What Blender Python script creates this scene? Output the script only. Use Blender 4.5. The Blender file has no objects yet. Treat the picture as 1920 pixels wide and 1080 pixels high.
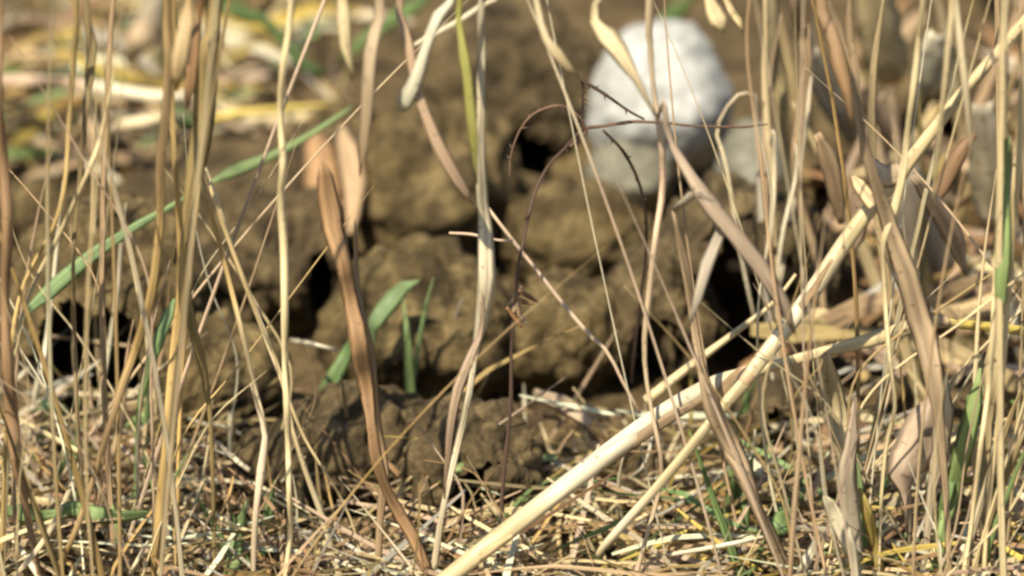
import bpy, bmesh, math, random
from mathutils import Vector, noise, Matrix

random.seed(7)
sc = bpy.context.scene
R = math.radians

# ------------------------------------------------------------------ camera
PITCH = R(25.0); DIST = 2.0; TANH = 0.1
cam_d = bpy.data.cameras.new('camera'); cam = bpy.data.objects.new('camera', cam_d)
sc.collection.objects.link(cam); sc.camera = cam
CAM = Vector((0, -DIST*math.cos(PITCH), DIST*math.sin(PITCH)))
cam.location = CAM; cam.rotation_euler = (math.pi/2 - PITCH, 0, 0)
cam_d.sensor_width = 36; cam_d.lens = 18/TANH
cam_d.clip_start = 0.02; cam_d.clip_end = 300
cam_d.dof.use_dof = True; cam_d.dof.focus_distance = 1.74; cam_d.dof.aperture_fstop = 6.6

# ------------------------------------------------------------------ light
SUN_EL = R(56); SUN_AZ = R(-150)      # azimuth of the place the light comes from (0 = +Y, clockwise)
world = bpy.data.worlds.new('World'); sc.world = world; world.use_nodes = True
nt = world.node_tree; nt.nodes.clear()
sky = nt.nodes.new('ShaderNodeTexSky'); sky.sky_type = 'NISHITA'; sky.sun_disc = False
sky.sun_elevation = SUN_EL; sky.sun_rotation = SUN_AZ
bg = nt.nodes.new('ShaderNodeBackground'); bg.inputs[1].default_value = 0.085
wo = nt.nodes.new('ShaderNodeOutputWorld')
nt.links.new(sky.outputs[0], bg.inputs[0]); nt.links.new(bg.outputs[0], wo.inputs[0])
sun_d = bpy.data.lights.new('sun', 'SUN'); sun = bpy.data.objects.new('sun', sun_d)
sc.collection.objects.link(sun)
sun_d.energy = 5.0; sun_d.angle = R(0.6); sun_d.color = (1.0, 0.90, 0.75)
sdir = Vector((math.sin(SUN_AZ)*math.cos(SUN_EL), math.cos(SUN_AZ)*math.cos(SUN_EL), math.sin(SUN_EL)))
sun.rotation_euler = (-sdir).to_track_quat('-Z', 'Y').to_euler()
vs = sc.view_settings
vs.view_transform = 'Standard'; vs.look = 'None'; vs.exposure = 0.7; vs.gamma = 1; vs.use_curve_mapping = False
sc.cycles.use_denoising = True
sc.cycles.filter_width = 2.6
sc.cycles.max_bounces = 8; sc.cycles.transmission_bounces = 4

# ------------------------------------------------------------------ helpers
FWD = Vector((0, math.cos(PITCH), -math.sin(PITCH))); UP = Vector((0, math.sin(PITCH), math.cos(PITCH)))
def ray(px, py):
    return FWD + Vector((1, 0, 0))*((px-960)/960*TANH) + UP*((540-py)/960*TANH)
def at_y(px, py, y):
    d = ray(px, py); return CAM + d*((y-CAM.y)/d.y)
def at_z(px, py, z=0.0):
    d = ray(px, py); return CAM + d*((z-CAM.z)/d.z)
def proj(p):
    v = p-CAM; f = v.dot(FWD)
    return (960+v.x/f/TANH*960, 540-v.dot(UP)/f/TANH*960, f)
def ground_z(x, y):
    f = max(0.0, 1-max(abs(x), abs(y))/4)
    z = 0.006*noise.noise((x*14, y*14, 3.1)) + 0.003*noise.noise((x*45, y*45, 8.2))
    return z*(0.3+0.7*f) + 0.1*(1-f)*noise.noise((x*.15, y*.15, 1.0))
def at_ground(px, py):
    p = at_z(px, py); return Vector((p.x, p.y, ground_z(p.x, p.y)))

def lin(r, g, b):
    f = lambda c: (c/255/12.92) if c/255 <= .04045 else ((c/255+.055)/1.055)**2.4
    return (f(r), f(g), f(b))
# own (albedo) colours of the plants
COL = {
 'gold': (.56,.38,.14), 'straw': (.71,.57,.30), 'cream': (.79,.69,.46), 'tan': (.51,.36,.20),
 'pink': (.62,.455,.30), 'brown': (.33,.20,.095), 'dark': (.10,.062,.042), 'olive': (.36,.27,.11),
 'green': (.20,.30,.10), 'lime': (.31,.42,.15), 'blue': (.27,.37,.15), 'ygreen': (.55,.53,.14),
 'yellow': (.62,.47,.11), 'grey': (.52,.47,.36), 'orange': (.50,.29,.13), 'white': (.80,.73,.50),
 'twig': (.17,.105,.065), 'rust': (.30,.165,.075),
}

# ------------------------------------------------------------------ materials
def mat_new(name):
    m = bpy.data.materials.new(name); m.use_nodes = True
    t = m.node_tree; t.nodes.clear()
    return m, t, lambda k, **kw: _n(t, k, kw)
def _n(t, k, kw):
    n = t.nodes.new(k)
    for a, v in kw.items(): setattr(n, a, v)
    return n
def blade_material(name, transl, rough, spec):
    m, t, N = mat_new(name); L = t.links.new
    at = N('ShaderNodeAttribute', attribute_name='tint')
    uv = N('ShaderNodeUVMap', uv_map='UVMap')
    mp = N('ShaderNodeMapping'); mp.inputs['Scale'].default_value = (7, 55, 1)
    L(uv.outputs[0], mp.inputs[0])
    oi = N('ShaderNodeObjectInfo')
    ad = N('ShaderNodeVectorMath', operation='ADD'); L(mp.outputs[0], ad.inputs[0])
    sm = N('ShaderNodeMath', operation='MULTIPLY'); sm.inputs[1].default_value = 91.0
    L(oi.outputs['Random'], sm.inputs[0]); L(sm.outputs[0], ad.inputs[1])
    n1 = N('ShaderNodeTexNoise'); n1.inputs['Scale'].default_value = 1.0; n1.inputs['Detail'].default_value = 5
    L(ad.outputs[0], n1.inputs['Vector'])
    mp2 = N('ShaderNodeMapping'); mp2.inputs['Scale'].default_value = (7, 9, 1)
    L(uv.outputs[0], mp2.inputs[0])
    n2 = N('ShaderNodeTexNoise'); n2.inputs['Scale'].default_value = 1.0; n2.inputs['Detail'].default_value = 4
    L(mp2.outputs[0], n2.inputs['Vector'])
    # stains
    r1 = N('ShaderNodeMapRange'); r1.inputs[1].default_value = .3; r1.inputs[2].default_value = .72
    r1.inputs[3].default_value = .72; r1.inputs[4].default_value = 1.22
    L(n1.outputs[0], r1.inputs[0])
    r2 = N('ShaderNodeMapRange'); r2.inputs[1].default_value = .25; r2.inputs[2].default_value = .75
    r2.inputs[3].default_value = .52; r2.inputs[4].default_value = 1.28
    L(n2.outputs[0], r2.inputs[0])
    mu = N('ShaderNodeMath', operation='MULTIPLY'); L(r1.outputs[0], mu.inputs[0]); L(r2.outputs[0], mu.inputs[1])
    mc = N('ShaderNodeVectorMath', operation='SCALE'); L(at.outputs['Color'], mc.inputs[0]); L(mu.outputs[0], mc.inputs['Scale'])
    sp = N('ShaderNodeTexVoronoi'); sp.inputs['Scale'].default_value = 1.0
    mp3 = N('ShaderNodeMapping'); mp3.inputs['Scale'].default_value = (3, 260, 1); L(uv.outputs[0], mp3.inputs[0]); L(mp3.outputs[0], sp.inputs['Vector'])
    rs = N('ShaderNodeMapRange'); rs.inputs[1].default_value = .10; rs.inputs[2].default_value = .2; rs.inputs[3].default_value = .55; rs.inputs[4].default_value = 0
    L(sp.outputs['Distance'], rs.inputs[0])
    mx = N('ShaderNodeMix', data_type='RGBA'); mx.inputs[7].default_value = (.10, .06, .03, 1)
    L(rs.outputs[0], mx.inputs[0]); L(mc.outputs[0], mx.inputs[6])
    bs = N('ShaderNodeBsdfPrincipled'); bs.inputs['Roughness'].default_value = rough
    bs.inputs['Specular IOR Level'].default_value = spec
    L(mx.outputs[2], bs.inputs['Base Color'])
    bp = N('ShaderNodeBump'); bp.inputs['Strength'].default_value = .7; bp.inputs['Distance'].default_value = .0006
    L(n2.outputs[0], bp.inputs['Height']); L(bp.outputs[0], bs.inputs['Normal'])
    out = N('ShaderNodeOutputMaterial')
    if transl > 0:
        tr = N('ShaderNodeBsdfTranslucent'); L(mx.outputs[2], tr.inputs[0])
        ms = N('ShaderNodeMixShader'); ms.inputs[0].default_value = transl
        L(bs.outputs[0], ms.inputs[1]); L(tr.outputs[0], ms.inputs[2]); L(ms.outputs[0], out.inputs[0])
    else:
        L(bs.outputs[0], out.inputs[0])
    return m
M_BLADE = blade_material('dry_leaf_blade', .22, .55, .35)
M_STALK = blade_material('dry_stalk', .0, .55, .3)
M_TWIG = blade_material('twig_bark', .0, .75, .2)

def soil_material(name, c1, c2, c3, scale=1.0, bump=1.0):
    m, t, N = mat_new(name); L = t.links.new
    tc = N('ShaderNodeTexCoord'); oi = N('ShaderNodeObjectInfo')
    ad = N('ShaderNodeVectorMath', operation='ADD'); L(tc.outputs['Object'], ad.inputs[0])
    sm = N('ShaderNodeMath', operation='MULTIPLY'); sm.inputs[1].default_value = 13.0
    L(oi.outputs['Random'], sm.inputs[0]); L(sm.outputs[0], ad.inputs[1])
    def nz(s, d):
        n = N('ShaderNodeTexNoise'); n.inputs['Scale'].default_value = s*scale; n.inputs['Detail'].default_value = d
        n.inputs['Roughness'].default_value = .62; L(ad.outputs[0], n.inputs['Vector']); return n
    a, b, c = nz(30, 5), nz(75, 6), nz(520, 4)
    ra = N('ShaderNodeMapRange'); ra.inputs[1].default_value = .4; ra.inputs[2].default_value = .62; L(a.outputs[0], ra.inputs[0])
    rb = N('ShaderNodeMapRange'); rb.inputs[1].default_value = .46; rb.inputs[2].default_value = .66; L(b.outputs[0], rb.inputs[0])
    m1 = N('ShaderNodeMix', data_type='RGBA'); m1.inputs[6].default_value = (*c1, 1); m1.inputs[7].default_value = (*c2, 1); L(ra.outputs[0], m1.inputs[0])
    m2 = N('ShaderNodeMix', data_type='RGBA'); m2.inputs[7].default_value = (*c3, 1); L(rb.outputs[0], m2.inputs[0]); L(m1.outputs[2], m2.inputs[6])
    rc = N('ShaderNodeMapRange'); rc.inputs[1].default_value = .3; rc.inputs[2].default_value = .7; rc.inputs[3].default_value = .7; rc.inputs[4].default_value = 1.3; L(c.outputs[0], rc.inputs[0])
    sc_ = N('ShaderNodeVectorMath', operation='SCALE'); L(m2.outputs[2], sc_.inputs[0]); L(rc.outputs[0], sc_.inputs['Scale'])
    bs = N('ShaderNodeBsdfPrincipled'); bs.inputs['Roughness'].default_value = .95; bs.inputs['Specular IOR Level'].default_value = .12
    L(sc_.outputs[0], bs.inputs['Base Color'])
    hh = N('ShaderNodeMath', operation='MULTIPLY_ADD'); hh.inputs[1].default_value = .35
    L(c.outputs[0], hh.inputs[0]); L(b.outputs[0], hh.inputs[2])
    bp = N('ShaderNodeBump'); bp.inputs['Strength'].default_value = .8*bump; bp.inputs['Distance'].default_value = .004
    L(hh.outputs[0], bp.inputs['Height']); L(bp.outputs[0], bs.inputs['Normal'])
    out = N('ShaderNodeOutputMaterial'); L(bs.outputs[0], out.inputs[0])
    return m
M_SOIL = soil_material('earth', (.086,.062,.026), (.038,.028,.014), (.165,.122,.055), 1.0, .45)
M_SOILG = soil_material('grey_earth', (.076,.055,.027), (.036,.027,.015), (.138,.102,.05), 1.0, .45)
M_GROUND = soil_material('ground_earth', (.090,.064,.030), (.05,.036,.019), (.14,.10,.048), .6)
M_WHITE = soil_material('white_stone', (.42,.42,.375), (.33,.33,.29), (.47,.47,.43), .35, .12)
M_STONE = soil_material('grey_or_shaded_stone', (.19,.18,.13), (.125,.115,.08), (.22,.21,.16), .4, .1)  # also the darker tone for the white stone's shaded lower half

# ------------------------------------------------------------------ mesh builders
def catmull(pts, ws, n):
    P = [pts[0]*2-pts[1]] + pts + [pts[-1]*2-pts[-2]]
    out = []
    k = len(pts)-1
    tot = [0.0]
    for i in range(k): tot.append(tot[-1]+max((pts[i+1]-pts[i]).length, 1e-6))
    for j in range(n+1):
        s = tot[-1]*j/n
        i = 0
        while i < k-1 and s > tot[i+1]: i += 1
        t = (s-tot[i])/(tot[i+1]-tot[i])
        a, b, c, d = P[i], P[i+1], P[i+2], P[i+3]
        q = .5*((2*b) + (c-a)*t + (2*a-5*b+4*c-d)*t*t + (3*b-a-3*c+d)*t**3)
        tt = t*t*(3-2*t)
        out.append((q, ws[i]*(1-tt)+ws[i+1]*tt, s))
    return out

class MB:
    def __init__(s): s.v, s.f, s.uv, s.c = [], [], [], []
    def sweep(s, path, section, col, closed_ends=True, colfn=None):
        base = len(s.v); n = len(section(0, 1.0, Vector((1,0,0)), Vector((0,1,0))))
        seed = random.uniform(0, 50)
        for i, (p, w, d) in enumerate(path):
            a = path[max(i-1, 0)][0]; b = path[min(i+1, len(path)-1)][0]
            T = (b-a).normalized()
            V = (CAM-p).normalized()
            S = T.cross(V)
            S = S.normalized() if S.length > 1e-4 else T.orthogonal().normalized()
            Nn = S.cross(T)
            for j, o in enumerate(section(d, w, S, Nn)):
                s.v.append(p+o)
                s.uv.append((j/n + seed, d + seed))
                s.c.append(colfn(d, j) if colfn else col)
        for i in range(len(path)-1):
            for j in range(n):
                a = base+i*n+j; b = base+i*n+(j+1) % n
                s.f.append((a, b, b+n, a+n))
        if closed_ends:
            s.f.append(tuple(base+j for j in reversed(range(n))))
            e = base+(len(path)-1)*n
            s.f.append(tuple(e+j for j in range(n)))
    def blade(s, pts, ws, col, seg=28, twist=0.35, curl=.06, wob=.12, lite=False, colfn=None):  # curl: how far the midline stands proud
        path = catmull(pts, ws, seg); sd = random.uniform(0, 90); tw0 = random.uniform(-twist, twist)
        q = []
        for p, w, d in path:
            q.append((p + Vector((noise.noise((d*22, sd, 0)), 0, noise.noise((d*22, sd, 7))))*w*wob + Vector((noise.noise((d*110, sd, 2)), 0, 0))*w*wob*1.1, w, d))
        def section(d, w, S, N):
            a = tw0 + twist*noise.noise((d*9, sd, 3))*1.6
            S2 = S*math.cos(a)+N*math.sin(a); N2 = N*math.cos(a)-S*math.sin(a)
            ww = w*(1+.14*noise.noise((d*40, sd, 11))); th = min(.0002+.02*w, .0004)
            if lite: return [S2*(-ww/2), N2*(curl*ww), S2*(ww/2), N2*(curl*ww-th)]
            f = lambda u, k: S2*(u*ww*.64)+N2*(curl*ww*(1-abs(u))*1.6 + k)
            e = .5+.12*noise.noise((d*30, sd, 5))
            return [f(-1, 0), f(-e, th*.6), f(0, th*.4), f(e, th*.6), f(1, 0), f(.45, -th*.6), f(0, -th), f(-.45, -th*.6)]
        s.sweep(q, section, col, colfn=colfn)
    def tube(s, pts, ws, col, seg=28, sides=8, wob=.15, bumps=0.0, nodes=(), colfn=None):
        path = catmull(pts, ws, seg); sd = random.uniform(0, 90)
        q = []
        for p, w, d in path:
            for nd in nodes:
                w = w*(1+.12*math.exp(-((d-nd)/.0022)**2))
            q.append((p + Vector((noise.noise((d*22, sd, 0)), 0, noise.noise((d*22, sd, 7))))*w*wob, w, d))
        def section(d, w, S, N):
            o = []
            for k in range(sides):
                t = 2*math.pi*k/sides
                r = w/2*(1+.06*noise.noise((d*60, k*1.3, sd)) + bumps*max(0, noise.noise((d*230, k*.9, sd))))
                o.append(S*math.cos(t)*r+N*math.sin(t)*r)
            return o
        s.sweep(q, section, col, colfn=colfn)
    def obj(s, name, mat, parent=None, origin=None, smooth=True):
        o0 = origin if origin is not None else min(s.v, key=lambda v: v.z)
        o0 = o0.copy()
        me = bpy.data.meshes.new(name)
        me.from_pydata([v-o0 for v in s.v], [], s.f); me.update()
        ul = me.uv_layers.new(name='UVMap'); ca = me.color_attributes.new('tint', 'FLOAT_COLOR', 'POINT')
        vi = [0]*len(me.loops); me.loops.foreach_get('vertex_index', vi)
        flat = []
        for i in vi: flat += s.uv[i]
        ul.data.foreach_set('uv', flat)
        fc = []
        for c in s.c: fc += (c[0], c[1], c[2], 1.0)
        ca.data.foreach_set('color', fc)
        me.polygons.foreach_set('use_smooth', [smooth]*len(me.polygons))
        me.materials.append(mat)
        ob = bpy.data.objects.new(name, me); sc.collection.objects.link(ob); ob.location = o0
        if parent:
            ob.parent = parent; ob.matrix_parent_inverse = Matrix.Translation(-parent.location)
        return ob

def tag(o, label=None, cat=None, group=None, kind=None):
    if label: o['label'] = label
    if cat: o['category'] = cat
    if group: o['group'] = group
    if kind: o['kind'] = kind
    return o
def vary(c, a=.16):
    k = 1+random.uniform(-a, a); h = random.uniform(-.05, .05)
    return (min(c[0]*k*(1+h), .85), c[1]*k, c[2]*k*(1-h))

# ------------------------------------------------------------------ ground
def make_ground():
    n = 260; co = []
    for i in range(n+1):
        u = -1+2*i/n
        co.append(.55*u + 39.0*u**9)
    vs_, fs = [], []
    for y in co:
        for x in co: vs_.append((x, y, ground_z(x, y)))
    for j in range(n):
        for i in range(n):
            a = j*(n+1)+i; fs.append((a, a+1, a+n+2, a+n+1))
    me = bpy.data.meshes.new('ground'); me.from_pydata(vs_, [], fs); me.update()
    me.polygons.foreach_set('use_smooth', [True]*len(me.polygons))
    me.materials.append(M_GROUND)
    o = bpy.data.objects.new('ground', me); sc.collection.objects.link(o)
    tag(o, kind='structure')
make_ground()

# ------------------------------------------------------------------ clods and stones
def lump(name, label, cat, px, py, rx, ry, mat, depth=1.0, rough=1.0, pits=(), sub=6, foot=.75, seed=None, group=None, back=0.0, tilt=0.0, under=.35):
    g = at_z(px, py+ry*foot)
    yb = g.y + back
    c = at_y(px, py, yb)
    k = (c-CAM).dot(FWD)*TANH/960
    a, h = rx*k, ry*k/math.cos(PITCH*.6)
    b = max(a, h)*depth*.9
    c.y += b*.35
    k2 = (c-CAM).dot(FWD)*TANH/960; c = at_y(px, py, c.y)
    seed = seed if seed is not None else random.uniform(0, 100)
    bm = bmesh.new(); bmesh.ops.create_icosphere(bm, subdivisions=sub, radius=1.0)
    pv = [((qx-px)/rx, (py-qy)/ry, ex/rx, ez/ry, dep) for (qx, qy, ex, ez, dep) in pits]   # hollows running into the lump's near face
    ca, sa = math.cos(tilt), math.sin(tilt)
    for v in bm.verts:
        u = v.co.normalized()
        s = Vector((seed, seed*.7, -seed))
        f = 1 + rough*(.22*noise.noise(u*1.5+s) + .13*noise.noise(u*3.4+s) + .06*noise.noise(u*7.5+s) + .02*noise.noise(u*17+s) + .006*noise.noise(u*38+s))
        if rough > .6:
            dd = noise.voronoi(u*2.6+s)[0]
            f += rough*.025*(min(dd[1]-dd[0], .45)-.25)
        x, z, y = u.x*a*f, u.z*h*f, u.y*b*f
        if u.y < .15:
            for dx, dz, ex, ez, dep in pv:
                wob = 1+.35*noise.noise(u*4+s)+.15*noise.noise(u*11+s)
                e = ((u.x*f-dx)/ex)**2+((u.z*f-dz)/ez)**2
                e /= wob*wob
                if e < 1: y += dep*2*b*min(1, (1-e)*2.2)**.6
        if z < .25*h: y += under*(.25*h-z)  # undercut: lower front recedes so the lump shades itself
        v.co = Vector((x*ca - z*sa, y, x*sa+z*ca))
    me = bpy.data.meshes.new(name); bm.to_mesh(me); bm.free()
    me.polygons.foreach_set('use_smooth', [True]*len(me.polygons)); me.materials.append(mat)
    o = bpy.data.objects.new(name, me); sc.collection.objects.link(o); o.location = c
    tag(o, label, cat, group)
    return o

E = 'earth_clod'
G_CL = 'clods of earth between the grass'
lump(E, 'large brown earth clod in the middle, behind the yellow-green blade', 'clod', 790, 385, 190, 190, M_SOIL, seed=3.2, group=G_CL)
lump(E, 'high brown clod left of the white stone, with a black hollow in its side', 'clod', 950, 205, 185, 195, M_SOILG, seed=12.4, sub=7, pits=[(998, 275, 48, 95, .8)], group=G_CL)
lump(E, 'small rounded brown clod under the arching twig, right of the black hollow', 'clod', 1088, 325, 62, 66, M_SOIL, seed=21.0, group=G_CL)
lump(E, 'olive brown clod below the white stone, behind the thin twigs', 'clod', 1085, 465, 140, 125, M_SOIL, seed=33.0, group=G_CL)
lump(E, 'light olive clod just above the thick pale reed', 'clod', 1060, 650, 125, 140, M_SOIL, seed=41.0, group=G_CL)
lump(E, 'wide olive clod in the lower middle with green blades before it', 'clod', 800, 640, 185, 175, M_SOIL, seed=52.0, group=G_CL)
lump(E, 'grey brown clod behind the tall pale yellow stalk, a dark slit at its right', 'clod', 505, 500, 140, 160, M_SOILG, seed=61.5, group=G_CL, sub=7, pits=[(604, 510, 24, 85, .8)])
lump(E, 'olive clod at the left with a large dark burrow in its face', 'clod', 200, 600, 180, 230, M_SOIL, seed=70.0, group=G_CL, sub=7, foot=.9, pits=[(178, 645, 105, 150, 1.0)])
lump(E, 'brown clod in the lower left beside the thick golden stalk', 'clod', 400, 740, 140, 160, M_SOIL, seed=81.0, group=G_CL)
lump(E, 'small grey clod above the bright green leaf', 'clod', 248, 905, 48, 45, M_SOILG, seed=90.0, group=G_CL, sub=5)
lump(E, 'grey clod at the bottom left under the bright green leaf', 'clod', 125, 1035, 75, 62, M_SOILG, seed=95.0, group=G_CL, sub=5)
lump(E, 'dim grey clod at the bottom, left of the black burrow', 'clod', 650, 860, 130, 140, M_SOILG, seed=101.0, group=G_CL)
lump(E, 'low clod with a black burrow beside the foot of the thick reed', 'clod', 880, 900, 140, 150, M_SOILG, seed=105.0, group=G_CL, sub=7, pits=[(900, 915, 68, 95, 1.0)])
lump(E, 'dark clod between the thick reed and the thin one', 'clod', 1205, 915, 62, 75, M_SOILG, seed=111.0, group=G_CL, sub=5)
lump(E, 'olive clod at the left edge behind the straw', 'clod', 60, 410, 75, 70, M_SOIL, seed=121.0, group=G_CL, sub=5)
lump(E, 'brown clod behind the hanging orange leaf', 'clod', 640, 310, 110, 110, M_SOIL, seed=131.0, group=G_CL)
lump(E, 'big clod added behind the fork of the reeds, hollowed out for deep shade', 'clod', 1395, 570, 200, 225, M_SOILG, seed=143.0, group=G_CL, sub=7, pits=[(1405, 560, 150, 180, .9)])  # added lump; its deep pit makes the dark shade behind the fork
lump(E, 'clod added below the fork of the reeds, hollowed out for shade', 'clod', 1480, 800, 120, 110, M_SOILG, seed=151.0, group=G_CL, sub=7, pits=[(1490, 795, 80, 70, .9)])  # added lump, pitted to give a shadowed gap here
lump(E, 'brown clod with a black hollow at the upper right behind the leaning reed', 'clod', 1745, 230, 140, 150, M_SOILG, seed=161.0, group=G_CL, sub=7, pits=[(1745, 215, 62, 95, .9)])
lump(E, 'brown clod behind the right bundle of stalks', 'clod', 1560, 330, 120, 150, M_SOILG, seed=171.0, group=G_CL, sub=7, pits=[(1555, 320, 40, 80, .8)])
lump('white_stone', 'smooth white rounded stone, bright on top and grey in its own shade below', 'stone', 1236, 215, 142, 170, M_WHITE, rough=.4, seed=31.0, foot=1.0, under=.5)
lump('grey_or_shaded_stone', 'shaded lower half of the white stone, as a separate darker olive lump', 'stone', 1180, 345, 84, 95, M_STONE, rough=.4, seed=15.0, under=.6)  # darker colour stands in for shade on the white stone's lower half
lump(E, 'clod added between the thin pinkish stalk and the olive clods, hollowed for shade', 'clod', 1235, 620, 120, 150, M_SOILG, seed=181.0, group=G_CL, sub=7, pits=[(1232, 635, 62, 105, .9)])  # extra lump put in so its pit darkens this gap with shade
lump(E, 'flat brown clod low in the middle under the level green blade', 'clod', 710, 845, 125, 110, M_SOILG, seed=183.0, group=G_CL)
lump(E, 'soft brown clod low at the left of the middle, behind the white stem', 'clod', 540, 900, 120, 110, M_SOILG, seed=187.0, group=G_CL)
lump('grey_or_shaded_stone', 'upright dark grey stone right of the white stone', 'stone', 1412, 350, 74, 125, M_STONE, rough=.3, seed=25.0, under=1.0, foot=1.6)
lump('earth_mound', 'low broad mound of brown earth that the clods are bedded in', 'mound', 640, 535, 610, 265, M_SOILG, rough=.9, seed=201.0, depth=.4, sub=7, foot=.2, under=.0, back=.07)
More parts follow.
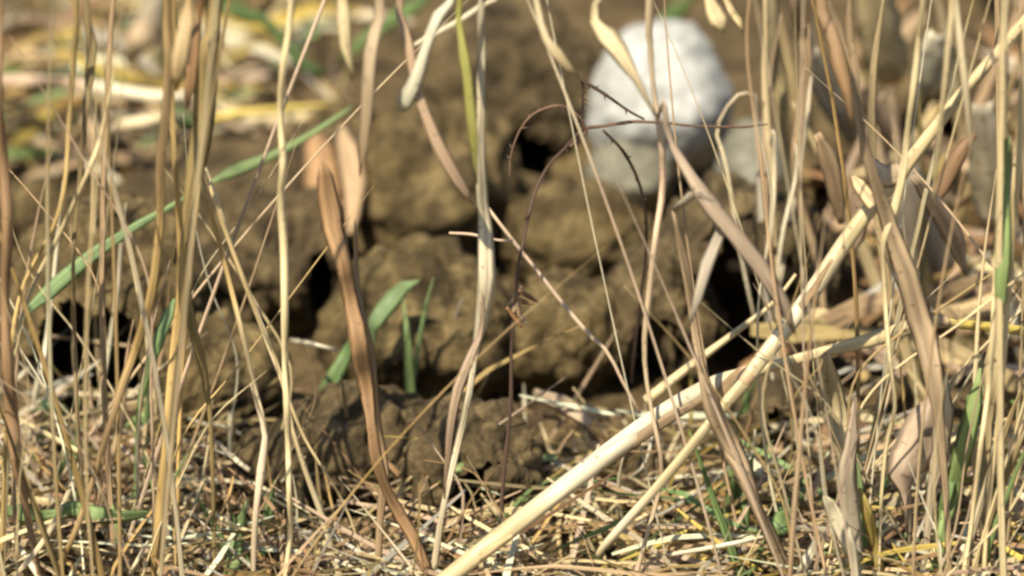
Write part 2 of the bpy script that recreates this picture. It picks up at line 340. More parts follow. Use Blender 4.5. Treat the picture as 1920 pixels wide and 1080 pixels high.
# ------------------------------------------------------------------ traced plants
# kind ; colour ; mode ; name ; category ; label ; x,y,width ...  (top to root, picture pixels used only to find the place)
TR = '''
tube;gold;R1180;dry_grass_stalk;golden thin stalk at the far left, kinked to the lower left;143,0,11 138,100,11 131,200,10 122,340,8 102,420,8 66,488,8 40,545,7 22,640,9 12,800,9 5,1000,9
blade;olive;R1150;dry_grass_plant;olive folded blade next to the kinked far left stalk;160,0,12 172,80,18 167,150,14 158,230,9 150,330,8 140,430,7 137,520,6 140,640,6 144,760,6 150,860,6 160,1000,6
blade;gold;R1220;dry_grass_plant;thick golden blade standing left of the olive brown leaf;314,0,14 317,100,15 312,200,15 302,300,13 300,420,12 282,560,14 255,650,14 232,715,13 205,800,9 175,900,8 140,1000,9 100,1090,9
tube;gold;R1190;dry_grass_stalk;thick bright golden stalk from the left bundle to the bottom;326,0,9 323,180,10 330,330,11 338,440,14 338,540,15 330,620,17 321,720,18 313,840,19 301,940,20 293,1010,14 287,1085,12
blade;olive;R1160;dry_grass_plant;wide olive brown blade in the left bundle;402,0,18 394,80,28 385,170,36 374,280,30 352,390,15 345,480,12 352,560,14 368,640,13 384,705,10 395,800,6 400,950,6
tube;gold;R1150;dry_grass_stalk;thin tan stalk leaning right below the olive brown leaf;374,300,6 388,370,8 420,490,9 448,600,10 465,670,8 482,740,7 496,800,9 492,860,12 480,950,10 474,1050,8
tube;straw;R1130;dry_grass_stalk;pale slanting stalk ending as a white stem at the bottom;380,300,7 412,390,8 436,470,10 470,560,10 505,650,10 535,735,9 546,800,9 575,890,10 603,965,11 628,1050,12 640,1100,12
tube;gold;R1150;dry_grass_stalk;thin golden stalk crossing right into the tall pale yellow one;386,320,6 400,370,7 425,440,8 455,520,8 490,610,7 520,680,6 545,760,7 575,830,6 600,870,5 660,980,5
tube;straw;R1200;dry_grass_stalk;tall pale yellow stalk standing clear left of the middle;546,0,12 532,120,13 527,220,13 531,310,14 526,370,14 532,470,16 534,580,14 534,680,10 538,760,13 541,840,12 542,920,10 545,1000,10 535,1090,10
tube;brown;R1220;dry_grass_stalk;brown stalk along the left edge;2,0,9 -2,160,14 6,300,20 14,430,22 10,560,18 14,680,22 22,780,26 30,860,22 45,940,15 62,1020,12 75,1090,10
tube;straw;R820;dry_grass_stalk;fine pale stalk before the dark gap at the left;182,150,5 176,300,6 175,420,7 179,520,8 179,620,5 188,720,5 196,790,4
tube;cream;R900;dry_grass_stalk;pale fine stalk left of the dark gap;118,340,4 108,450,7 98,550,8 88,640,11 76,700,13 60,780,10 50,880,7
tube;straw;R830;dry_grass_stalk;hair-thin upright stalk through the dark gap;133,420,4 136,520,5 137,620,5 143,730,5 146,830,5
tube;cream;R860;dry_grass_stalk;bright fine stalk leaning left in the dark gap;236,380,5 226,470,7 220,550,8 206,640,7 190,740,6 178,830,6
tube;straw;R880;dry_grass_stalk;thin stalk crossing the olive clod at the left;205,340,4 222,390,5 245,470,6 262,560,6 276,640,6 290,740,6 296,850,7
tube;tan;R1000;dry_grass_stalk;reddish tan stalk joining the bundle foot at the lower left;250,600,6 240,660,8 232,740,11 225,800,13 205,880,10 190,960,9
tube;pink;R1180;dry_grass_stalk;pink brown stalk foot in the lower left, right of the thick golden stalk;470,720,6 485,770,8 497,815,11 490,880,17 480,960,11 476,1050,8
tube;straw;L0.035;fallen_straw;pale straw lying across the lower left corner;35,785,7 100,820,9 155,850,8 195,868,6
tube;pink;L0.03;fallen_straw;pinkish straw slanting down to the thick golden stalk;215,825,8 255,868,12 290,903,12
tube;cream;L0.03;fallen_straw;short pale straw right of the lower left brown clod;408,830,8 438,858,10 468,882,9
tube;straw;L0.03;fallen_straw;bent pale straw lying low at the bottom left of the middle;385,955,9 420,975,9 455,992,9 500,1000,7
tube;cream;L0.03;fallen_straw;pale straw slanting out of the bottom left corner;-10,968,12 35,1025,13 75,1085,12
tube;straw;L0.04;fallen_straw;straw slanting from the thin stalks to the bottom left corner;160,840,6 130,920,9 85,1010,10 25,1085,9
tube;cream;L0.03;fallen_straw;little pale straw left of the thick golden stalk foot;278,1015,6 258,1050,8 242,1078,8
tube;cream;L0.05;fallen_straw;pair-end pale straw lying behind the tall pale yellow stalk;545,638,7 585,645,8 632,657,6
tube;pink;L0.045;fallen_straw;fine pinkish straw across the dark gap at the left;95,630,4 160,638,5 255,650,4
tube;cream;L0.05;fallen_straw;thick cream straw lying in the upper left;165,160,20 215,170,24 295,181,24 375,180,20
tube;pink;L0.05;fallen_straw;reddish straw lying at the upper left edge;-15,155,26 50,152,24 120,154,20 165,160,16
tube;cream;L0.045;fallen_straw;short cream straw under the thick cream one, upper left;205,243,14 245,232,22 312,222,20 345,220,10
tube;yellow;L0.05;fallen_straw;bright yellow straw lying in the upper left;395,225,14 450,212,16 530,204,13 620,196,8
tube;tan;L0.055;fallen_straw;bent tan straw in the upper left above the yellow one;405,175,8 440,140,9 475,128,14 520,130,14
tube;straw;L0.05;fallen_straw;thin straw slanting in the upper left behind the bundle;400,90,8 425,120,8 440,135,7
blade;tan;L0.05;fallen_leaf;broad pale tan leaf lying at the top left;300,-10,36 282,30,42 262,72,44 238,112,20
blade;blue;D-.08,-.12;green_grass_plant;grey green blade slanting in the upper left below the yellow straw;660,200,5 600,240,9 520,286,14 440,320,20 395,342,6
blade;blue;D-.14,-.2;green_grass_plant;green blade slanting down to the left edge above the dark burrow;380,352,4 320,388,8 250,428,13 165,486,21 100,540,24 46,588,10
blade;green;R1020;green_grass_plant;short green blade left of the thick golden stalk;328,560,10 314,592,20 298,635,20 280,690,14 262,760,10 255,900,8
blade;lime;L0.04;green_leaf;bright green leaf lying at the bottom left;5,955,12 45,962,28 88,968,12 130,955,26 170,964,30 218,970,20 295,960,8
blade;blue;L0.03;green_leaf;small grey green leaf below the dark gap at the left;55,764,14 82,762,20 110,766,16 138,778,6
blade;blue;L0.03;green_leaf;small pale green leaf beside the thick golden stalk;238,802,10 262,786,16 288,772,10
blade;green;R850;green_grass_plant;green blade leaning right left of the hanging tan leaf;672,612,8 655,655,18 632,702,26 606,752,26 582,812,16
blade;blue;R840;green_grass_plant;blue green blade with a bent tip in the middle;786,526,8 760,536,18 735,562,28 706,598,24 694,640,14 690,740,8
tube;lime;R850;green_grass_plant;fine pale green stalk in the middle;813,520,5 798,580,8 780,680,9 771,770,9 766,850,8
blade;lime;R850;green_grass_plant;upright green blade between the fine green stalks;756,560,7 764,640,12 768,730,17 770,820,14
tube;grey;R800;dry_grass_stalk;faint thin stalk right of the fine green stalks;866,560,4 848,615,6 830,665,6 815,730,5
blade;blue;L0.03;green_grass_plant;grey green blade lying level in the lower middle;785,888,10 855,877,18 945,863,19 1045,858,10
blade;ygreen;H;leaf;-;860,20,8 875,130,15 886,230,15 894,345,8
blade;cream;R1180;dry_grass_stalk;tall yellow stalk in the middle, broadening halfway down;904,-5,10 904,80,11 902,180,13 901,300,15 904,385,18 909,430,24 911,520,27 905,600,20 892,660,10 881,740,10 860,830,10 836,930,9 818,1040,10
blade;pink;H;leaf;-;903,620,8 888,655,13 862,720,16 846,790,12 839,860,9 833,935,7
blade;pink;H;leaf;-;750,-5,10 765,75,15 779,150,13 800,220,15 830,290,21 860,340,19 888,385,6
blade;white;H;leaf;-;850,-10,12 818,35,18 795,100,14 780,150,20 760,195,24 752,210,16
blade;tan;H;leaf;-;712,-5,18 698,80,21 690,170,21 683,260,17 676,330,7
blade;straw;H;leaf;-;640,-10,18 648,75,17 662,150,9
tube;tan;D-.1,-.12;dry_grass_stalk;short tan stalk bent at the top left of the yellow stalk;935,-10,9 900,12,9 860,40,11 818,62,12 775,85,6
blade;orange;R1190;dry_leaf;long orange tan dead leaf hanging left of the middle;604,300,10 610,340,26 616,385,34 626,440,30 641,490,24 656,560,23 672,640,27 686,720,23 696,790,15 707,860,19 723,915,15 746,960,21 775,1010,19 802,1075,14
blade;orange;D.03,-.02;dry_leaf;curled orange brown dead leaf on the clod left of the middle;588,245,20 598,280,62 604,330,70 612,390,50 622,450,20
blade;tan;D.02,-.03;dry_leaf;pale brown dead leaf right beside the curled orange one;640,235,14 650,280,44 660,330,48 662,390,30 655,440,10
blade;tan;R1160;dry_grass_plant;grey tan blade close behind the orange tan dead leaf;668,410,7 667,520,10 676,590,13 694,660,16 699,740,17 714,840,15 720,900,17 713,980,11 708,1085,9
blade;straw;H;leaf;-;1003,-10,10 1020,65,12 1046,105,17 1088,150,10
blade;straw;H;leaf;-;1112,20,10 1134,62,30 1165,102,27 1194,150,11 1216,190,8 1236,232,5
tube;pink;R1170;dry_grass_stalk;long thin pinkish stalk passing before the white stone;1218,-5,16 1218,60,13 1221,120,9 1229,190,10 1239,250,13 1242,350,13 1231,430,12 1219,540,13 1208,640,10 1213,720,8 1226,790,8 1238,850,8 1240,900,8 1226,960,8 1193,1085,9
tube;pink;D-.2,-.23;dry_grass_stalk;thin bent straw slanting right below the dark hollow;915,390,6 960,450,8 1005,505,7 1060,575,8 1108,630,8 1140,660,7 1165,710,6 1200,775,6
tube;pink;D-.21,-.21;fallen_straw;short level straw across the yellow stalk;842,437,5 885,440,6 930,450,5 962,452,5
blade;pink;L0.03;fallen_leaf;pinkish curled leaf above the thick reed;1000,738,18 1055,758,28 1110,796,18
tube;cream;R820;dry_grass_stalk;tiny white stalk beside the dark stem;982,720,5 984,770,6 988,830,5
tube;straw;R880;dry_grass_stalk;tiny pale stalk above the thick reed;1012,790,5 1028,835,6 1048,880,5
blade;pink;H;leaf;-;1252,255,10 1288,318,15 1330,382,25 1382,442,25 1432,512,25 1467,572,21 1490,625,8
blade;tan;R1180;dry_grass_plant;tan blade broadening below the thick reed;1262,395,13 1284,500,14 1300,600,12 1316,690,13 1340,770,28 1372,840,36 1395,890,26 1418,950,17 1447,1010,20 1482,1090,16
blade;cream;L0.03;fallen_leaf;cream curled leaf tip at the tan blade below the fork;1385,835,10 1402,860,20 1430,885,18 1468,889,8
blade;grey;H;leaf;-;1352,425,18 1327,495,19 1311,550,14 1293,612,6
tube;cream;H;leaf;-;1344,240,5 1362,310,6 1388,470,7 1422,632,6
tube;cream;H;leaf;-;1452,300,6 1450,380,7 1440,460,7 1430,512,4
tube;cream;H;leaf;-;1492,330,6 1478,390,7 1464,460,8 1455,570,7
tube;straw;R780;dry_grass_stalk;straight straw stalk right of the white stone;1436,-5,12 1434,120,14 1437,220,12 1448,330,9 1456,480,8 1460,600,7 1465,740,6
blade;olive;R740;dry_grass_plant;shiny olive gold blade in the right bundle;1450,-5,18 1450,70,19 1456,145,30 1465,200,18 1472,290,12 1490,380,16 1512,460,12 1530,560,12 1540,680,11
blade;tan;R780;dry_grass_plant;tan blade crossing the right bundle;1488,-5,14 1504,55,26 1516,110,14 1502,200,14 1490,300,12 1505,400,14 1530,480,11 1545,600,10 1540,730,9
tube;cream;R760;dry_grass_stalk;fine cream stalk in the right bundle;1528,20,7 1521,120,8 1512,230,8 1500,320,7 1480,420,8 1464,520,8 1455,600,7 1448,720,6
blade;orange;H;leaf;-;1540,0,20 1562,70,20 1577,135,27 1590,190,15 1600,245,8
blade;tan;R1200;dry_grass_plant;tan blade right of the orange leaf in the upper right;1590,-5,12 1598,80,14 1606,180,13 1617,260,12 1640,335,18 1668,420,24 1700,520,34 1730,620,38 1750,700,32 1762,800,14 1775,950,10 1780,1090,10
tube;straw;R1180;dry_grass_stalk;pale stalk dropping to the reed joint, then hanging on;1732,-5,10 1723,80,11 1712,170,11 1700,260,10 1692,330,14 1677,395,18 1658,445,13 1656,490,8 1661,580,9 1668,680,9 1678,760,8 1663,830,9 1655,900,7 1650,1000,6
blade;straw;H;leaf;-;1786,-5,10 1778,80,9 1770,170,8 1760,260,7 1748,392,5
blade;straw;H;leaf;-;1792,-5,9 1800,70,12 1808,140,13 1815,215,9 1822,300,5
tube;straw;R1200;dry_grass_stalk;stout straw stalk near the right edge;1886,-5,13 1883,120,15 1879,250,18 1876,380,18 1869,500,13 1861,640,11 1855,720,10 1840,830,10 1822,980,9 1805,1090,9
tube;straw;R1180;dry_grass_stalk;straw stalk along the right edge;1922,40,12 1915,200,15 1907,330,17 1898,450,14 1890,560,10 1880,700,9 1865,850,9 1850,1000,9
blade;grey;D-.1,-.07;dry_leaf;wide grey dead leaf below the reed joint;1692,318,46 1712,390,84 1738,470,92 1755,545,80 1768,605,44
blade;grey;D-.08,-.06;dry_leaf;grey leaf sheath behind the stout straw stalk;1842,190,34 1850,255,60 1858,330,64 1862,420,44
blade;straw;D.0,.02;dry_leaf;smooth tan wide leaf at the top right;1636,-15,56 1646,50,72 1660,100,76 1684,142,50
blade;cream;D-.02,.0;dry_leaf;pale leaf above the black hollow at the upper right;1760,60,30 1752,100,60 1742,140,60 1735,175,34
blade;grey;D-.05,-.02;dry_leaf;grey pointed leaf slanting in the right bundle;1520,90,22 1545,150,44 1580,215,44 1602,262,22
blade;pink;D-.06,-.04;dry_leaf;pinkish grey leaf slanting to the reed joint;1610,160,10 1640,205,30 1675,250,26 1700,290,8
blade;straw;R1100;dry_leaf;orange straw dead leaf standing below the fork;1550,660,22 1558,720,36 1570,780,36 1585,840,32 1580,885,18 1575,1000,8
blade;pink;R1200;dry_leaf;brown tan wide leaf at the bottom right of the middle;1604,745,12 1598,820,20 1588,890,28 1595,970,32 1606,1090,32
blade;brown;L0.03;fallen_leaf;brown leaf slanting left under the fork;1606,735,18 1560,805,32 1510,885,12
blade;cream;R1230;dry_leaf;pale leaf before the brown tan wide leaf;1545,930,14 1560,960,24 1585,1010,24 1602,1070,14
blade;pink;R1130;dry_leaf;broad tattered pinkish leaf at the lower right;1756,725,14 1742,785,56 1715,845,70 1690,890,44 1700,930,14 1705,1020,6
blade;yellow;R1180;dry_grass_plant;yellow blade at the bottom right;1612,915,16 1626,960,18 1640,1020,17 1652,1090,15
tube;cream;R870;dry_grass_stalk;fine pale stalk leaning in the shade under the fork;1445,690,5 1455,740,6 1472,800,7 1495,865,7
blade;pink;L0.02;fallen_leaf;cream pink leaf lying at the bottom, right of the thin reed;1185,1072,16 1240,1060,28 1315,1042,10
tube;cream;L0.03;fallen_straw;fine cream straw slanting up at the bottom right of the middle;1230,1045,7 1370,1020,9 1460,1002,7 1540,985,5
blade;cream;L0.03;fallen_straw;pale straw at the bottom below the fork;1545,985,10 1520,1040,16 1498,1085,16
blade;green;R900;green_grass_plant;thin green blade right of the fork;1402,700,6 1396,780,12 1388,850,12
blade;green;R1010;green_grass_plant;dark green blade at the bottom below the fork;1386,820,12 1380,880,30 1374,950,26 1368,1000,14
blade;green;L0.03;green_leaf;dark green leaf lying at the bottom right;1512,905,10 1485,945,30 1462,985,32 1440,1010,10
blade;lime;H;leaf;-;1888,330,12 1882,440,24 1878,540,20 1872,620,8
blade;lime;R1130;green_grass_plant;green blade, the broadest of the tuft at the lower right;1838,690,12 1826,760,24 1806,840,28 1784,930,24 1766,1010,16
blade;green;R1120;green_grass_plant;green blade leaning left in the tuft at the lower right;1816,740,8 1798,840,16 1775,930,18 1752,1030,12
blade;lime;R1050;green_grass_plant;light green blade in the tuft at the lower right;1845,720,8 1820,830,12 1795,920,12 1775,1010,10
blade;olive;R1150;green_grass_plant;olive blade leaning left from the right edge;1918,720,8 1880,820,12 1845,930,12 1800,1085,11
blade;olive;R1160;green_grass_plant;second olive blade along the right edge;1930,790,8 1900,860,12 1860,960,12 1830,1085,10
blade;green;D.16,.18;green_grass_plant;dim green blade at the top above the white stone;1300,-10,10 1265,25,26 1230,52,12
blade;green;D.1,.12;green_grass_plant;dim green blade slanting at the top left of the middle;800,-10,14 745,30,24 690,70,20 640,110,10
blade;green;D.08,.1;green_grass_plant;green blade in the upper left straw;420,10,10 460,28,22 500,40,16 560,110,20 610,140,10
blade;gold;H;leaf;-;354,-5,10 346,60,24 336,120,26 330,170,8
blade;orange;H;leaf;-;374,30,8 363,105,20 356,165,18 350,205,6
tube;straw;R1170;dry_grass_stalk;pale stalk leaning far left from the left bundle;215,130,6 190,250,11 166,320,10 112,440,9 55,555,9 25,680,8 15,850,8 8,1000,8
blade;straw;H;leaf;-;1326,-10,18 1345,32,30 1357,62,10
blade;straw;H;leaf;-;1362,-10,10 1382,34,14 1394,64,5
blade;rust;D-.16,-.15;dry_leaf;rust brown dead leaf on the right end of the lying reed;1760,578,12 1800,590,36 1855,570,36 1905,535,12
blade;pink;D-.2,-.17;dry_leaf;pinkish dead leaf slanting right below the reed joint;1712,330,12 1752,385,28 1788,445,28 1812,515,10
blade;brown;D-.15,-.16;dry_leaf;bent brown dead leaf right of the reed joint;1828,250,10 1796,292,26 1770,345,26 1738,395,10
blade;blue;R1130;green_grass_plant;blue green blade at the bottom, right of the thick golden stalk;462,940,8 447,1000,22 436,1080,26
blade;green;R1040;green_grass_plant;short green blade beside the pink brown stalk foot;515,900,6 505,950,16 494,1000,16
blade;lime;R1120;green_grass_plant;thin green blade at the bottom left behind the bright green leaf;208,935,6 218,990,9 226,1080,10
tube;straw;D-.21,-.2;fallen_straw;thin straight stalk behind the fork, along the thick reed;1212,752,22 1300,682,17 1380,622,12 1450,568,9 1492,514,6
blade;tan;D-.16,-.15;dry_leaf;upright tan dead leaf left of the reed joint;1532,250,12 1555,300,34 1572,360,30 1578,420,10
blade;pink;D-.17,-.16;dry_leaf;curled pinkish leaf in the right bundle above the reed;1602,330,8 1612,380,30 1605,440,26 1590,480,8
blade;straw;R1100;dry_leaf;straw leaf standing behind the green tuft at the lower right;1868,620,10 1862,680,28 1858,740,30 1852,800,14
blade;brown;R1140;dry_leaf;brown leaf at the right of the broad tattered one;1775,700,10 1770,780,28 1760,860,28 1745,940,12
blade;olive;R1090;green_grass_plant;olive blade at the bottom right under the green tuft;1690,940,8 1700,1000,14 1712,1070,14
blade;lime;R1060;green_grass_plant;pale green blade at the foot of the tall green fork blade;1412,850,6 1404,900,14 1398,960,14
'''
def wpx(p, w): return w*(p-CAM).dot(FWD)*TANH/960
STALKS = []      # (object, samples [(px, py, y)])
hang = []
def extend_up(pts, ws, amount):
    d = (pts[0]-pts[min(2, len(pts)-1)]).normalized(); d = (d*.6+Vector((random.uniform(-.12, .12), random.uniform(-.3, .1), 1))).normalized()
    p = pts[0]
    a = p + d*amount*.5; b = a + (d+Vector((random.uniform(-.3, .3), random.uniform(-.25, .25), 0))).normalized()*amount*.5
    return [b, a]+pts, [ws[0]*.25, ws[0]*.7]+ws
def add_plant(kind, colname, pts, ws, name, label=None, cat=None, group=None, parent=None, seg=None):
    col = vary(COL[colname]); mb = MB()
    c2 = vary(COL['cream'] if colname == 'white' else COL[random.choice(['tan', 'straw', 'cream', colname, colname])] if colname not in ('green', 'lime', 'blue') else COL[random.choice([colname, 'lime', 'green'])])
    L = sum((pts[i+1]-pts[i]).length for i in range(len(pts)-1))
    sd = random.uniform(0, 99)
    def cf(d, j):
        t = min(1, max(0, .5+1.4*noise.noise((d*16, sd, 1)))) * .6
        k = .82 if (kind == 'blade' and j in (2, 6)) else 1.0
        return tuple((a*(1-t)+b*t)*k for a, b in zip(col, c2))
    seg = seg or max(12, min(60, int(L/.006)))
    if kind == 'blade': mb.blade(pts, ws, col, seg=seg, colfn=cf, twist=.35 if max(ws) < .004 else .18, curl=.06 if max(ws) < .008 else .2)
    else: mb.tube(pts, ws, col, seg=seg, colfn=cf)
    o = mb.obj(name, M_BLADE if kind == 'blade' else M_STALK, parent)
    if label: tag(o, label, cat, group)
    return o
CATS = {'dry_grass_stalk': 'grass stalk', 'dry_grass_plant': 'grass', 'fallen_straw': 'straw', 'fallen_leaf': 'leaf', 'green_grass_plant': 'grass',
        'green_leaf': 'leaf', 'dry_leaf': 'leaf'}
for line in TR.strip().split('\n'):
    kind, colname, mode, name, label, pp = line.split(';')
    P = [tuple(float(x) for x in q.split(',')) for q in pp.split()]
    if mode == 'H':
        hang.append((kind, colname, P)); continue
    if mode[0] == 'R':
        rp = float(mode[1:]); (xa, ya, wa), (xb, yb, wb) = P[-2], P[-1]
        if rp > yb:
            P.append((xb+(xb-xa)/max(yb-ya, 1)*(rp-yb)*.5, rp, wb))
        base = at_ground(P[-1][0], P[-1][1]); y0 = base.y
        pts = [at_y(x, y, y0 + .004*math.sin(i*.9+x)) for i, (x, y, w) in enumerate(P)]
        pts[-1] = base - Vector((0, 0, .006))
        ws = [wpx(p, q[2]) for p, q in zip(pts, P)]
        smp = [(q[0], q[1], p.y) for q, p in zip(P, pts)]
        if P[0][1] <= 5: 
            amt = random.uniform(.12, .3); pts, ws = extend_up(pts, ws, amt)
            smp = [proj(pts[0])[:2]+(pts[0].y,), proj(pts[1])[:2]+(pts[1].y,)]+smp
        else: ws[0] *= .35
        o = add_plant(kind, colname, pts, ws, name, label, CATS[name])
        STALKS.append((o, smp))
    else:
        if mode[0] == 'L':
            h = float(mode[1:]); pts = [at_z(x, y, h+.006*math.sin(i*1.7+x)-.004*(i in (0, len(P)-1))) for i, (x, y, w) in enumerate(P)]
        else:
            a, b = [float(v) for v in mode[1:].split(',')]
            pts = [at_y(x, y, a+(b-a)*i/(len(P)-1)) for i, (x, y, w) in enumerate(P)]
        ws = [wpx(p, q[2]) for p, q in zip(pts, P)]
        if P[0][1] <= 5 and mode[0] == 'D': pts, ws = extend_up(pts, ws, .06)
        add_plant(kind, colname, pts, ws, name, label, CATS[name])
# leaves that hang from the stalks
for kind, colname, P in hang:
    x0, y0, _ = P[0]; best = None
    for o, smp in STALKS:
        for i in range(len(smp)-1):
            for t in (0, .25, .5, .75):
                sx = smp[i][0]*(1-t)+smp[i+1][0]*t; sy = smp[i][1]*(1-t)+smp[i+1][1]*t; yy = smp[i][2]*(1-t)+smp[i+1][2]*t
                if sy > y0-20 and y0 > 30: pass
                d = abs(sx-x0)*1.3+abs(sy-(y0-(220 if y0 < 10 else 40)))
                if best is None or d < best[0]: best = (d, o, sx, sy, yy)
    d, o, sx, sy, yy = best
    a = at_y(sx, sy, yy)
    yl = yy-.008
    pts = [at_y(x, y, yl-.01*math.sin(3*i/len(P))) for i, (x, y, w) in enumerate(P)]
    ws = [wpx(p, q[2]) for p, q in zip(pts, P)]
    ws[-1] *= .4
    mid = a.lerp(pts[0], .55)+Vector((0, -.006, .012))
    pts = [a, mid]+pts; ws = [ws[0]*.5, ws[0]*.8]+ws
    add_plant(kind, colname, pts, ws, 'leaf', parent=o)

# ------------------------------------------------------------------ reeds
def reed(name, label, P, ys, cols, nodes=()):
    pts = [at_y(x, y, yy) for (x, y, w), yy in zip(P, ys)]
    ws = [wpx(p, q[2]) for p, q in zip(pts, P)]
    mb = MB(); dist = [0]
    for i in range(len(pts)-1): dist.append(dist[-1]+(pts[i+1]-pts[i]).length)
    def cf(d, j):
        i = 0
        while i < len(dist)-2 and d > dist[i+1]: i += 1
        t = min(1, max(0, (d-dist[i])/(dist[i+1]-dist[i])))
        k = .80+.28*noise.noise((d*6, j*.9, 4.4))+.22*noise.noise((d*70, j*.35, 1.7))
        return tuple((a*(1-t)+b*t)*k for a, b in zip(COL[cols[i]], COL[cols[i+1]]))
    ws = [w*.76 for w in ws]
    mb.tube(pts, ws, None, seg=90, sides=14, wob=.05, nodes=[dist[n] for n in nodes], colfn=cf)
    o = mb.obj(name, M_STALK); tag(o, label, 'reed')
    for n in nodes:
        r = MB(); T = (pts[min(n+1, len(pts)-1)]-pts[n-1]).normalized()
        r.tube([pts[n]-T*.0022, pts[n]-T*.0008, pts[n]+T*.0008, pts[n]+T*.0022], [ws[n]*1.06, ws[n]*1.16, ws[n]*1.16, ws[n]*1.06], COL['tan'], seg=8, sides=14, wob=0)
        r.obj('node', M_STALK, o)
    return o, pts, ws
PB = [(640,1245,42),(840,1083,44),(960,990,48),(1100,880,50),(1220,792,50),(1325,728,46),(1400,700,34),(1450,686,26),(1540,661,28),(1640,635,36),(1720,608,40),(1765,603,28),(1800,607,25),(1925,622,24),(2100,660,20)]
yB = [-.298,-.288,-.281,-.272,-.264,-.257,-.252,-.248,-.242,-.236,-.23,-.227,-.224,-.215,-.2]
rB, pB, wB = reed('reed_stalk', 'thick pale reed lying from the bottom to the right edge', PB, yB, ['straw','straw','straw','cream','cream','cream','straw','straw','straw','straw','straw','straw','yellow','yellow','olive'], nodes=(6, 11))
PA = [(2080,-170,20),(1925,35,26),(1800,180,29),(1690,322,36),(1600,432,40),(1500,580,43),(1400,708,36),(1335,788,26),(1240,905,24),(1165,988,22),(1126,1032,17),(1122,1048,8)]
yA = [-.25,-.25,-.251,-.253,-.257,-.263,-.272,-.277,-.281,-.282,-.281,-.28]
rA, pA, wA = reed('reed_stalk', 'thinner pale reed slanting from the bottom to the upper right corner', PA, yA, ['straw','straw','straw','straw','straw','cream','straw','straw','straw','cream','straw','straw'], nodes=(3, 6))
def reed_leaf(par, colname, P, y, kind='blade'):
    pts = [at_y(x, yy, y+.004*i) for i, (x, yy, w) in enumerate(P)]
    add_plant(kind, colname, pts, [wpx(p, q[2]) for p, q in zip(pts, P)], 'sheath', parent=par, seg=20)
reed_leaf(rA, 'cream', [(1690,322,30),(1665,330,36),(1640,312,22),(1622,290,8)], -.266)
reed_leaf(rA, 'straw', [(1640,385,26),(1612,350,22),(1598,330,8)], -.266)
reed_leaf(rA, 'tan', [(1398,700,26),(1372,728,34),(1345,760,20),(1338,800,8)], -.266)

reed_leaf(rB, 'tan', [(1335,738,10),(1240,795,16),(1150,860,13),(1090,905,4)], -.275)
reed_leaf(rB, 'straw', [(960,1004,6),(905,1040,14),(870,1062,16),(838,1098,8)], -.292)
reed_leaf(rA, 'tan', [(1560,486,6),(1500,582,14),(1450,650,13),(1420,690,5)], -.269)
# a stalk with leaves or joints becomes a thing of its own with stem and leaves as parts
for o in [q for q in list(sc.collection.objects) if q.type == 'MESH' and q.children]:
    kids = list(o.children); nm = o.name.split('.')[0]
    o.name = 'stem'
    root = bpy.data.objects.new(nm, None); sc.collection.objects.link(root)
    root.empty_display_size = .02; root.location = o.location
    for k in ('label', 'category', 'group'):
        if k in o.keys(): root[k] = o[k]; del o[k]
    for c in kids + [o]:
        loc = o.location if c is o else c.location
        p = loc.copy(); c.parent = root; c.matrix_parent_inverse = Matrix.Identity(4); c.location = p-root.location

# ------------------------------------------------------------------ thorny twig
tw = bpy.data.objects.new('thorny_twig', None); sc.collection.objects.link(tw)
YT = -.20
tw.location = at_ground(930, 1110); tw.empty_display_size = .02
tag(tw, 'dark thorny twig arching before the white stone and the clods', 'twig')
def shoot(P, y0, y1, colname='twig', b=.7):
    pts = [at_y(x, y, y0+(y1-y0)*i/(len(P)-1)) for i, (x, y, w) in enumerate(P)]
    mb = MB(); c = COL[colname]
    mb.tube(pts, [wpx(p, q[2])*.72 for p, q in zip(pts, P)], c, seg=90, sides=7, wob=.8, bumps=b)
    # thorns
    path = catmull(pts, [1]*len(pts), 60)
    for k in range(3, 58, 5):
        if random.random() < .45: continue
        p = path[k][0]; T = (path[k+1][0]-p).normalized(); S = T.cross(CAM-p).normalized()*random.choice((-1, 1))
        mb.tube([p, p+(S*.8+T*.4)*.0008, p+(S+T*.8)*.0017], [.0010, .0006, .0001], c, seg=4, sides=5, wob=0)
    return mb.obj('shoot', M_TWIG, tw)
shoot([(1092,242,9),(1062,275,8),(1028,310,8),(1006,350,9),(991,400,10),(982,450,8),(972,500,7),(968,560,8),(959,640,9),(957,760,10),(944,900,10),(938,1000,9),(930,1110,9)], YT, -.25, 'dark', .5)
shoot([(955,330,4),(958,290,5),(975,245,6),(1005,213,7),(1055,200,7),(1090,222,8),(1100,244,9)], YT-.004, YT)
shoot([(1092,243,9),(1130,239,9),(1180,231,9),(1235,231,7),(1310,236,6),(1385,237,6),(1440,232,4)], YT, YT+.01)
shoot([(1130,244,7),(1172,288,9),(1202,350,8),(1213,420,8),(1210,490,8),(1200,560,9),(1192,640,8),(1185,720,6)], YT, -.16, 'dark', .3)
shoot([(1088,150,10),(1130,175,9),(1178,208,7),(1208,224,6)], YT-.004, YT, 'dark', .2)
shoot([(1092,150,5),(1093,190,5),(1091,243,6)], YT-.003, YT, 'dark', .2)
shoot([(1100,243,8),(1085,262,10),(1068,275,7)], YT, YT)
for q in range(9):     # withered little leaves at the twig's joint
    x, y = 962+random.uniform(-14, 22), 560+random.uniform(-25, 25); a = random.uniform(-.6, 2.6); l = random.uniform(25, 55)
    P = [(x, y, 5), (x+math.cos(a)*l*.5, y+math.sin(a)*l*.5, 8), (x+math.cos(a)*l, y+math.sin(a)*l, 3)]
    pts = [at_y(u, v, -.225-.002*q) for u, v, w in P]; mb = MB()
    mb.blade(pts, [wpx(p, r[2]) for p, r in zip(pts, P)], vary(COL[random.choice(['rust', 'pink', 'tan'])]), seg=8)
    mb.obj('withered_leaf', M_BLADE, tw)

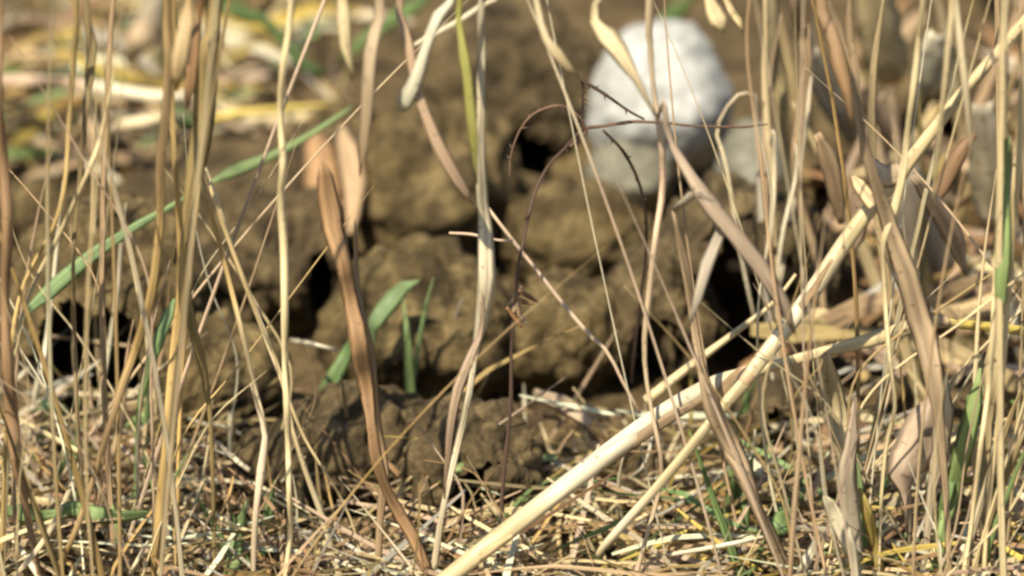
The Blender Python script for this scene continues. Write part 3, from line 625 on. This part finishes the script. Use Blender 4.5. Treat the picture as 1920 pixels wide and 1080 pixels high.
# ------------------------------------------------------------------ fill stalks (individuals that look alike)
def fill(n, xr, rootr, hr, wr, cols, name, label, group, lean=.25, blade=.5, cat='grass stalk', kink=0.0, mx=.4):
    made = {}
    for i in range(n):
        rx, ry = random.uniform(*xr), random.uniform(*rootr)
        base = at_ground(rx, ry) - Vector((0, 0, .004)); H = random.uniform(*hr)
        lx = max(-mx, min(mx, random.gauss(0, lean))); ly = random.gauss(0, lean*.4); bend = max(-.3, min(.3, random.gauss(0, lean*.7)))
        pts = []
        for k in range(6):
            t = k/5
            pts.append(base+Vector((H*(lx*t+bend*t*t), H*ly*t, H*t*(1-.12*t*abs(bend)))))
        if random.random() < kink:         # a broken stalk: everything above the kink tips over
            kk = random.choice((2, 3, 4)); rot = Matrix.Rotation(random.choice((-1, 1))*random.uniform(.2, .7), 3, 'Y')
            for q in range(kk+1, 6): pts[q] = pts[kk]+rot@(pts[q]-pts[kk])
        w = random.uniform(*wr)*.0002
        ws = [w*(1, .95, .9, .8, .55, .15)[k]*random.uniform(.85, 1.15) for k in range(6)]
        cn = random.choice(cols)
        o = add_plant('blade' if random.random() < blade else 'tube', cn, pts, ws, name, 'x', cat, group)
        made.setdefault(cn, []).append((rx, o))
    words = ['first', 'second', 'third', 'fourth', 'fifth', 'sixth', 'seventh', 'eighth', 'ninth', 'tenth', 'eleventh', 'twelfth', 'thirteenth', 'fourteenth', 'fifteenth', 'sixteenth', 'seventeenth', 'eighteenth']
    cw = {'gold': 'golden', 'straw': 'straw yellow', 'tan': 'tan', 'pink': 'pinkish', 'cream': 'cream', 'brown': 'brown', 'olive': 'olive', 'grey': 'grey', 'blue': 'grey green', 'green': 'green', 'lime': 'light green'}
    for cn, lst in made.items():
        lst.sort(key=lambda t: t[0])
        for k, (x, o) in enumerate(lst):
            o['label'] = ('only %s %s' % (cw[cn], label)) if len(lst) == 1 else '%s %s %s' % (words[k] + ' from left,', cw[cn], label)
DRY = ['gold', 'straw', 'tan', 'pink', 'cream', 'gold', 'straw']
fill(12, (0, 470), (1090, 1330), (.18, .5), (5, 9), DRY, 'dry_grass_stalk', 'thin stalk in the left thicket', 'thin stalks in the left thicket', .16)
fill(7, (1460, 1930), (1000, 1330), (.12, .4), (6, 11), DRY+['brown', 'olive'], 'dry_grass_stalk', 'thin stalk in the right thicket', 'thin stalks in the right thicket', .16)
HAIR = ['cream', 'straw', 'straw', 'pink', 'gold', 'tan', 'cream']
fill(26, (-20, 500), (900, 1300), (.07, .24), (3, 5.5), HAIR, 'dry_grass_stalk', 'hair-thin bent stalk on the left side', 'hair-thin stalks on the left side', .35, .3, 'grass stalk', .6, .6)
fill(30, (1460, 1940), (880, 1300), (.07, .24), (3, 6), HAIR, 'dry_grass_stalk', 'hair-thin bent stalk on the right side', 'hair-thin stalks on the right side', .35, .3, 'grass stalk', .6, .6)
fill(12, (1230, 1900), (1050, 1300), (.2, .4), (3, 6), HAIR, 'dry_grass_stalk', 'long fine stalk on the right half', 'long fine stalks on the right half', .16, .4, 'grass stalk', .3, .4)
fill(6, (700, 1400), (1000, 1200), (.04, .09), (3, 5), HAIR, 'dry_grass_stalk', 'hair-thin short stalk in the lower middle', 'hair-thin stalks in the lower middle', .4, .3, 'grass stalk', .5, .6)
fill(16, (1330, 1930), (900, 1180), (.03, .10), (6, 15), ['green', 'lime', 'olive', 'blue', 'green'], 'green_sprout', 'fresh sprout at the lower right', 'fresh sprouts at the lower right', .25, 1.0, 'sprout')
fill(12, (0, 900), (860, 1150), (.02, .07), (5, 12), ['green', 'lime', 'olive', 'blue'], 'green_sprout', 'fresh sprout at the lower left', 'fresh sprouts at the lower left', .3, 1.0, 'sprout')
fill(15, (1450, 1950), (380, 860), (.10, .22), (11, 24), ['tan', 'pink', 'brown', 'straw', 'grey', 'olive'], 'dry_leaf', 'dead leaf in the tangle behind the leaning reed', 'dead leaves behind the leaning reed', .35, 1.0, 'leaf')
fill(12, (0, 640), (950, 1090), (.015, .045), (4, 9), DRY, 'dry_sprout', 'short sprout along the bottom left', 'short sprouts along the bottom left', .5, .7, 'sprout')
fill(18, (1150, 1930), (900, 1090), (.02, .06), (8, 18), DRY+['olive', 'brown'], 'dry_sprout', 'short sprout along the bottom right', 'short sprouts along the bottom right', .5, .8, 'sprout')
fill(12, (0, 600), (60, 340), (.02, .08), (8, 20), DRY+['olive', 'blue'], 'dry_sprout', 'short sprout in the upper left straw', 'short sprouts in the upper left straw', .6, .8, 'sprout')

# ------------------------------------------------------------------ litter and surrounding grass (uncountable)
def litter(name, label, n, region, hmax, lr, wr, cols, tilt=.35):
    mb = MB(); k = 0
    while k < n:
        px, py = random.uniform(region[0], region[2]), random.uniform(region[1], region[3])
        if 480 < px < 980 and py < 985 and random.random() < .85: continue
        g = at_ground(px, py)
        a = random.uniform(0, math.pi*2); L = random.uniform(*lr); z = random.uniform(0, hmax)**1.0
        d = Vector((math.cos(a), math.sin(a)*.8, random.gauss(0, tilt*.5))); c = random.gauss(0, .3)
        s = Vector((-d.y, d.x, 0))
        pts = [g+Vector((0, 0, z+.002))+d*L*(t-.5)+s*(c*L*(t-.5)**2)+Vector((0, 0, .15*L*random.uniform(-.3, .3))) for t in (0, .33, .66, 1)]
        for p in pts: p.z = max(p.z, ground_z(p.x, p.y)+.001)
        w = random.uniform(*wr)
        mb.blade(pts, [w*.5, w, w*.9, w*.3], vary(COL[random.choice(cols)], .3), seg=6, twist=.9, curl=.03, lite=True)
        k += 1
    o = mb.obj(name, M_BLADE, origin=Vector((0, 0, 0)), smooth=False)
    tag(o, label, 'litter', kind='stuff')
LC = ['straw', 'tan', 'gold', 'pink', 'brown', 'straw', 'olive', 'tan', 'grey', 'cream']
litter('straw_litter', 'tangled dry straw litter at the upper left', 560, (-250, -150, 700, 350), .035, (.03, .10), (.0018, .0056), LC+['blue', 'green', 'cream', 'gold', 'straw', 'cream', 'yellow'])
DK = ['tan', 'brown', 'brown', 'olive', 'straw', 'olive', 'tan', 'gold', 'rust', 'grey']
litter('straw_litter', 'dry straw litter along the bottom left', 520, (-250, 820, 900, 1250), .028, (.03, .11), (.0006, .0020), LC+['brown', 'olive', 'cream', 'straw'], .6)
litter('leaf_litter', 'broken dead leaf bits along the bottom left', 60, (-250, 820, 960, 1250), .008, (.012, .035), (.003, .008), DK)
litter('leaf_litter', 'broken dead leaf bits along the bottom right', 110, (900, 860, 2150, 1250), .014, (.014, .045), (.003, .010), DK+['pink', 'straw'])
litter('straw_litter', 'dry straw bits along the bottom right', 520, (900, 880, 2150, 1250), .03, (.025, .10), (.0007, .0024), LC+['yellow', 'straw', 'green', 'olive', 'cream'], .6)
litter('leaf_litter', 'dead leaf tangle on the right', 150, (1480, 330, 2200, 850), .05, (.02, .08), (.003, .009), DK+['pink'], .9)
litter('leaf_litter', 'dead leaves at the upper right edge', 60, (1560, -200, 2200, 330), .03, (.03, .08), (.004, .012), DK+['grey'], .6)

def surround():
    mb = MB(); n = 0
    while n < 1700:
        x, y = random.uniform(-1.5, 1.5), random.uniform(-.75, 1.8)
        g = Vector((x, y, ground_z(x, y))); H = random.uniform(.15, .5)
        if y < -.5: H *= .45
        d = Vector((random.gauss(0, .15), random.gauss(0, .15), 1))
        tip = g+d*H
        ok = True
        for t in (0, .35, .7, 1):
            u, v, f = proj(g.lerp(tip, t))
            if -80 < u < 2000 and -60 < v < 1140: ok = False
        if not ok: continue
        pts = [g-Vector((0, 0, .005)), g+d*H*.4, g+d*H*.75+Vector((random.gauss(0, .02), random.gauss(0, .02), 0)), tip+Vector((random.gauss(0, .06), random.gauss(0, .06), -.02))]
        w = random.uniform(.0012, .004)
        mb.blade(pts, [w, w, w*.8, w*.2], vary(COL[random.choice(LC+['green'])], .2), seg=8, twist=1.2, lite=True)
        n += 1
    o = mb.obj('surrounding_grass', M_BLADE, origin=Vector((0, 0, 0)))
    tag(o, 'tall dry grass growing all around the clods', 'grass', kind='stuff')
surround()
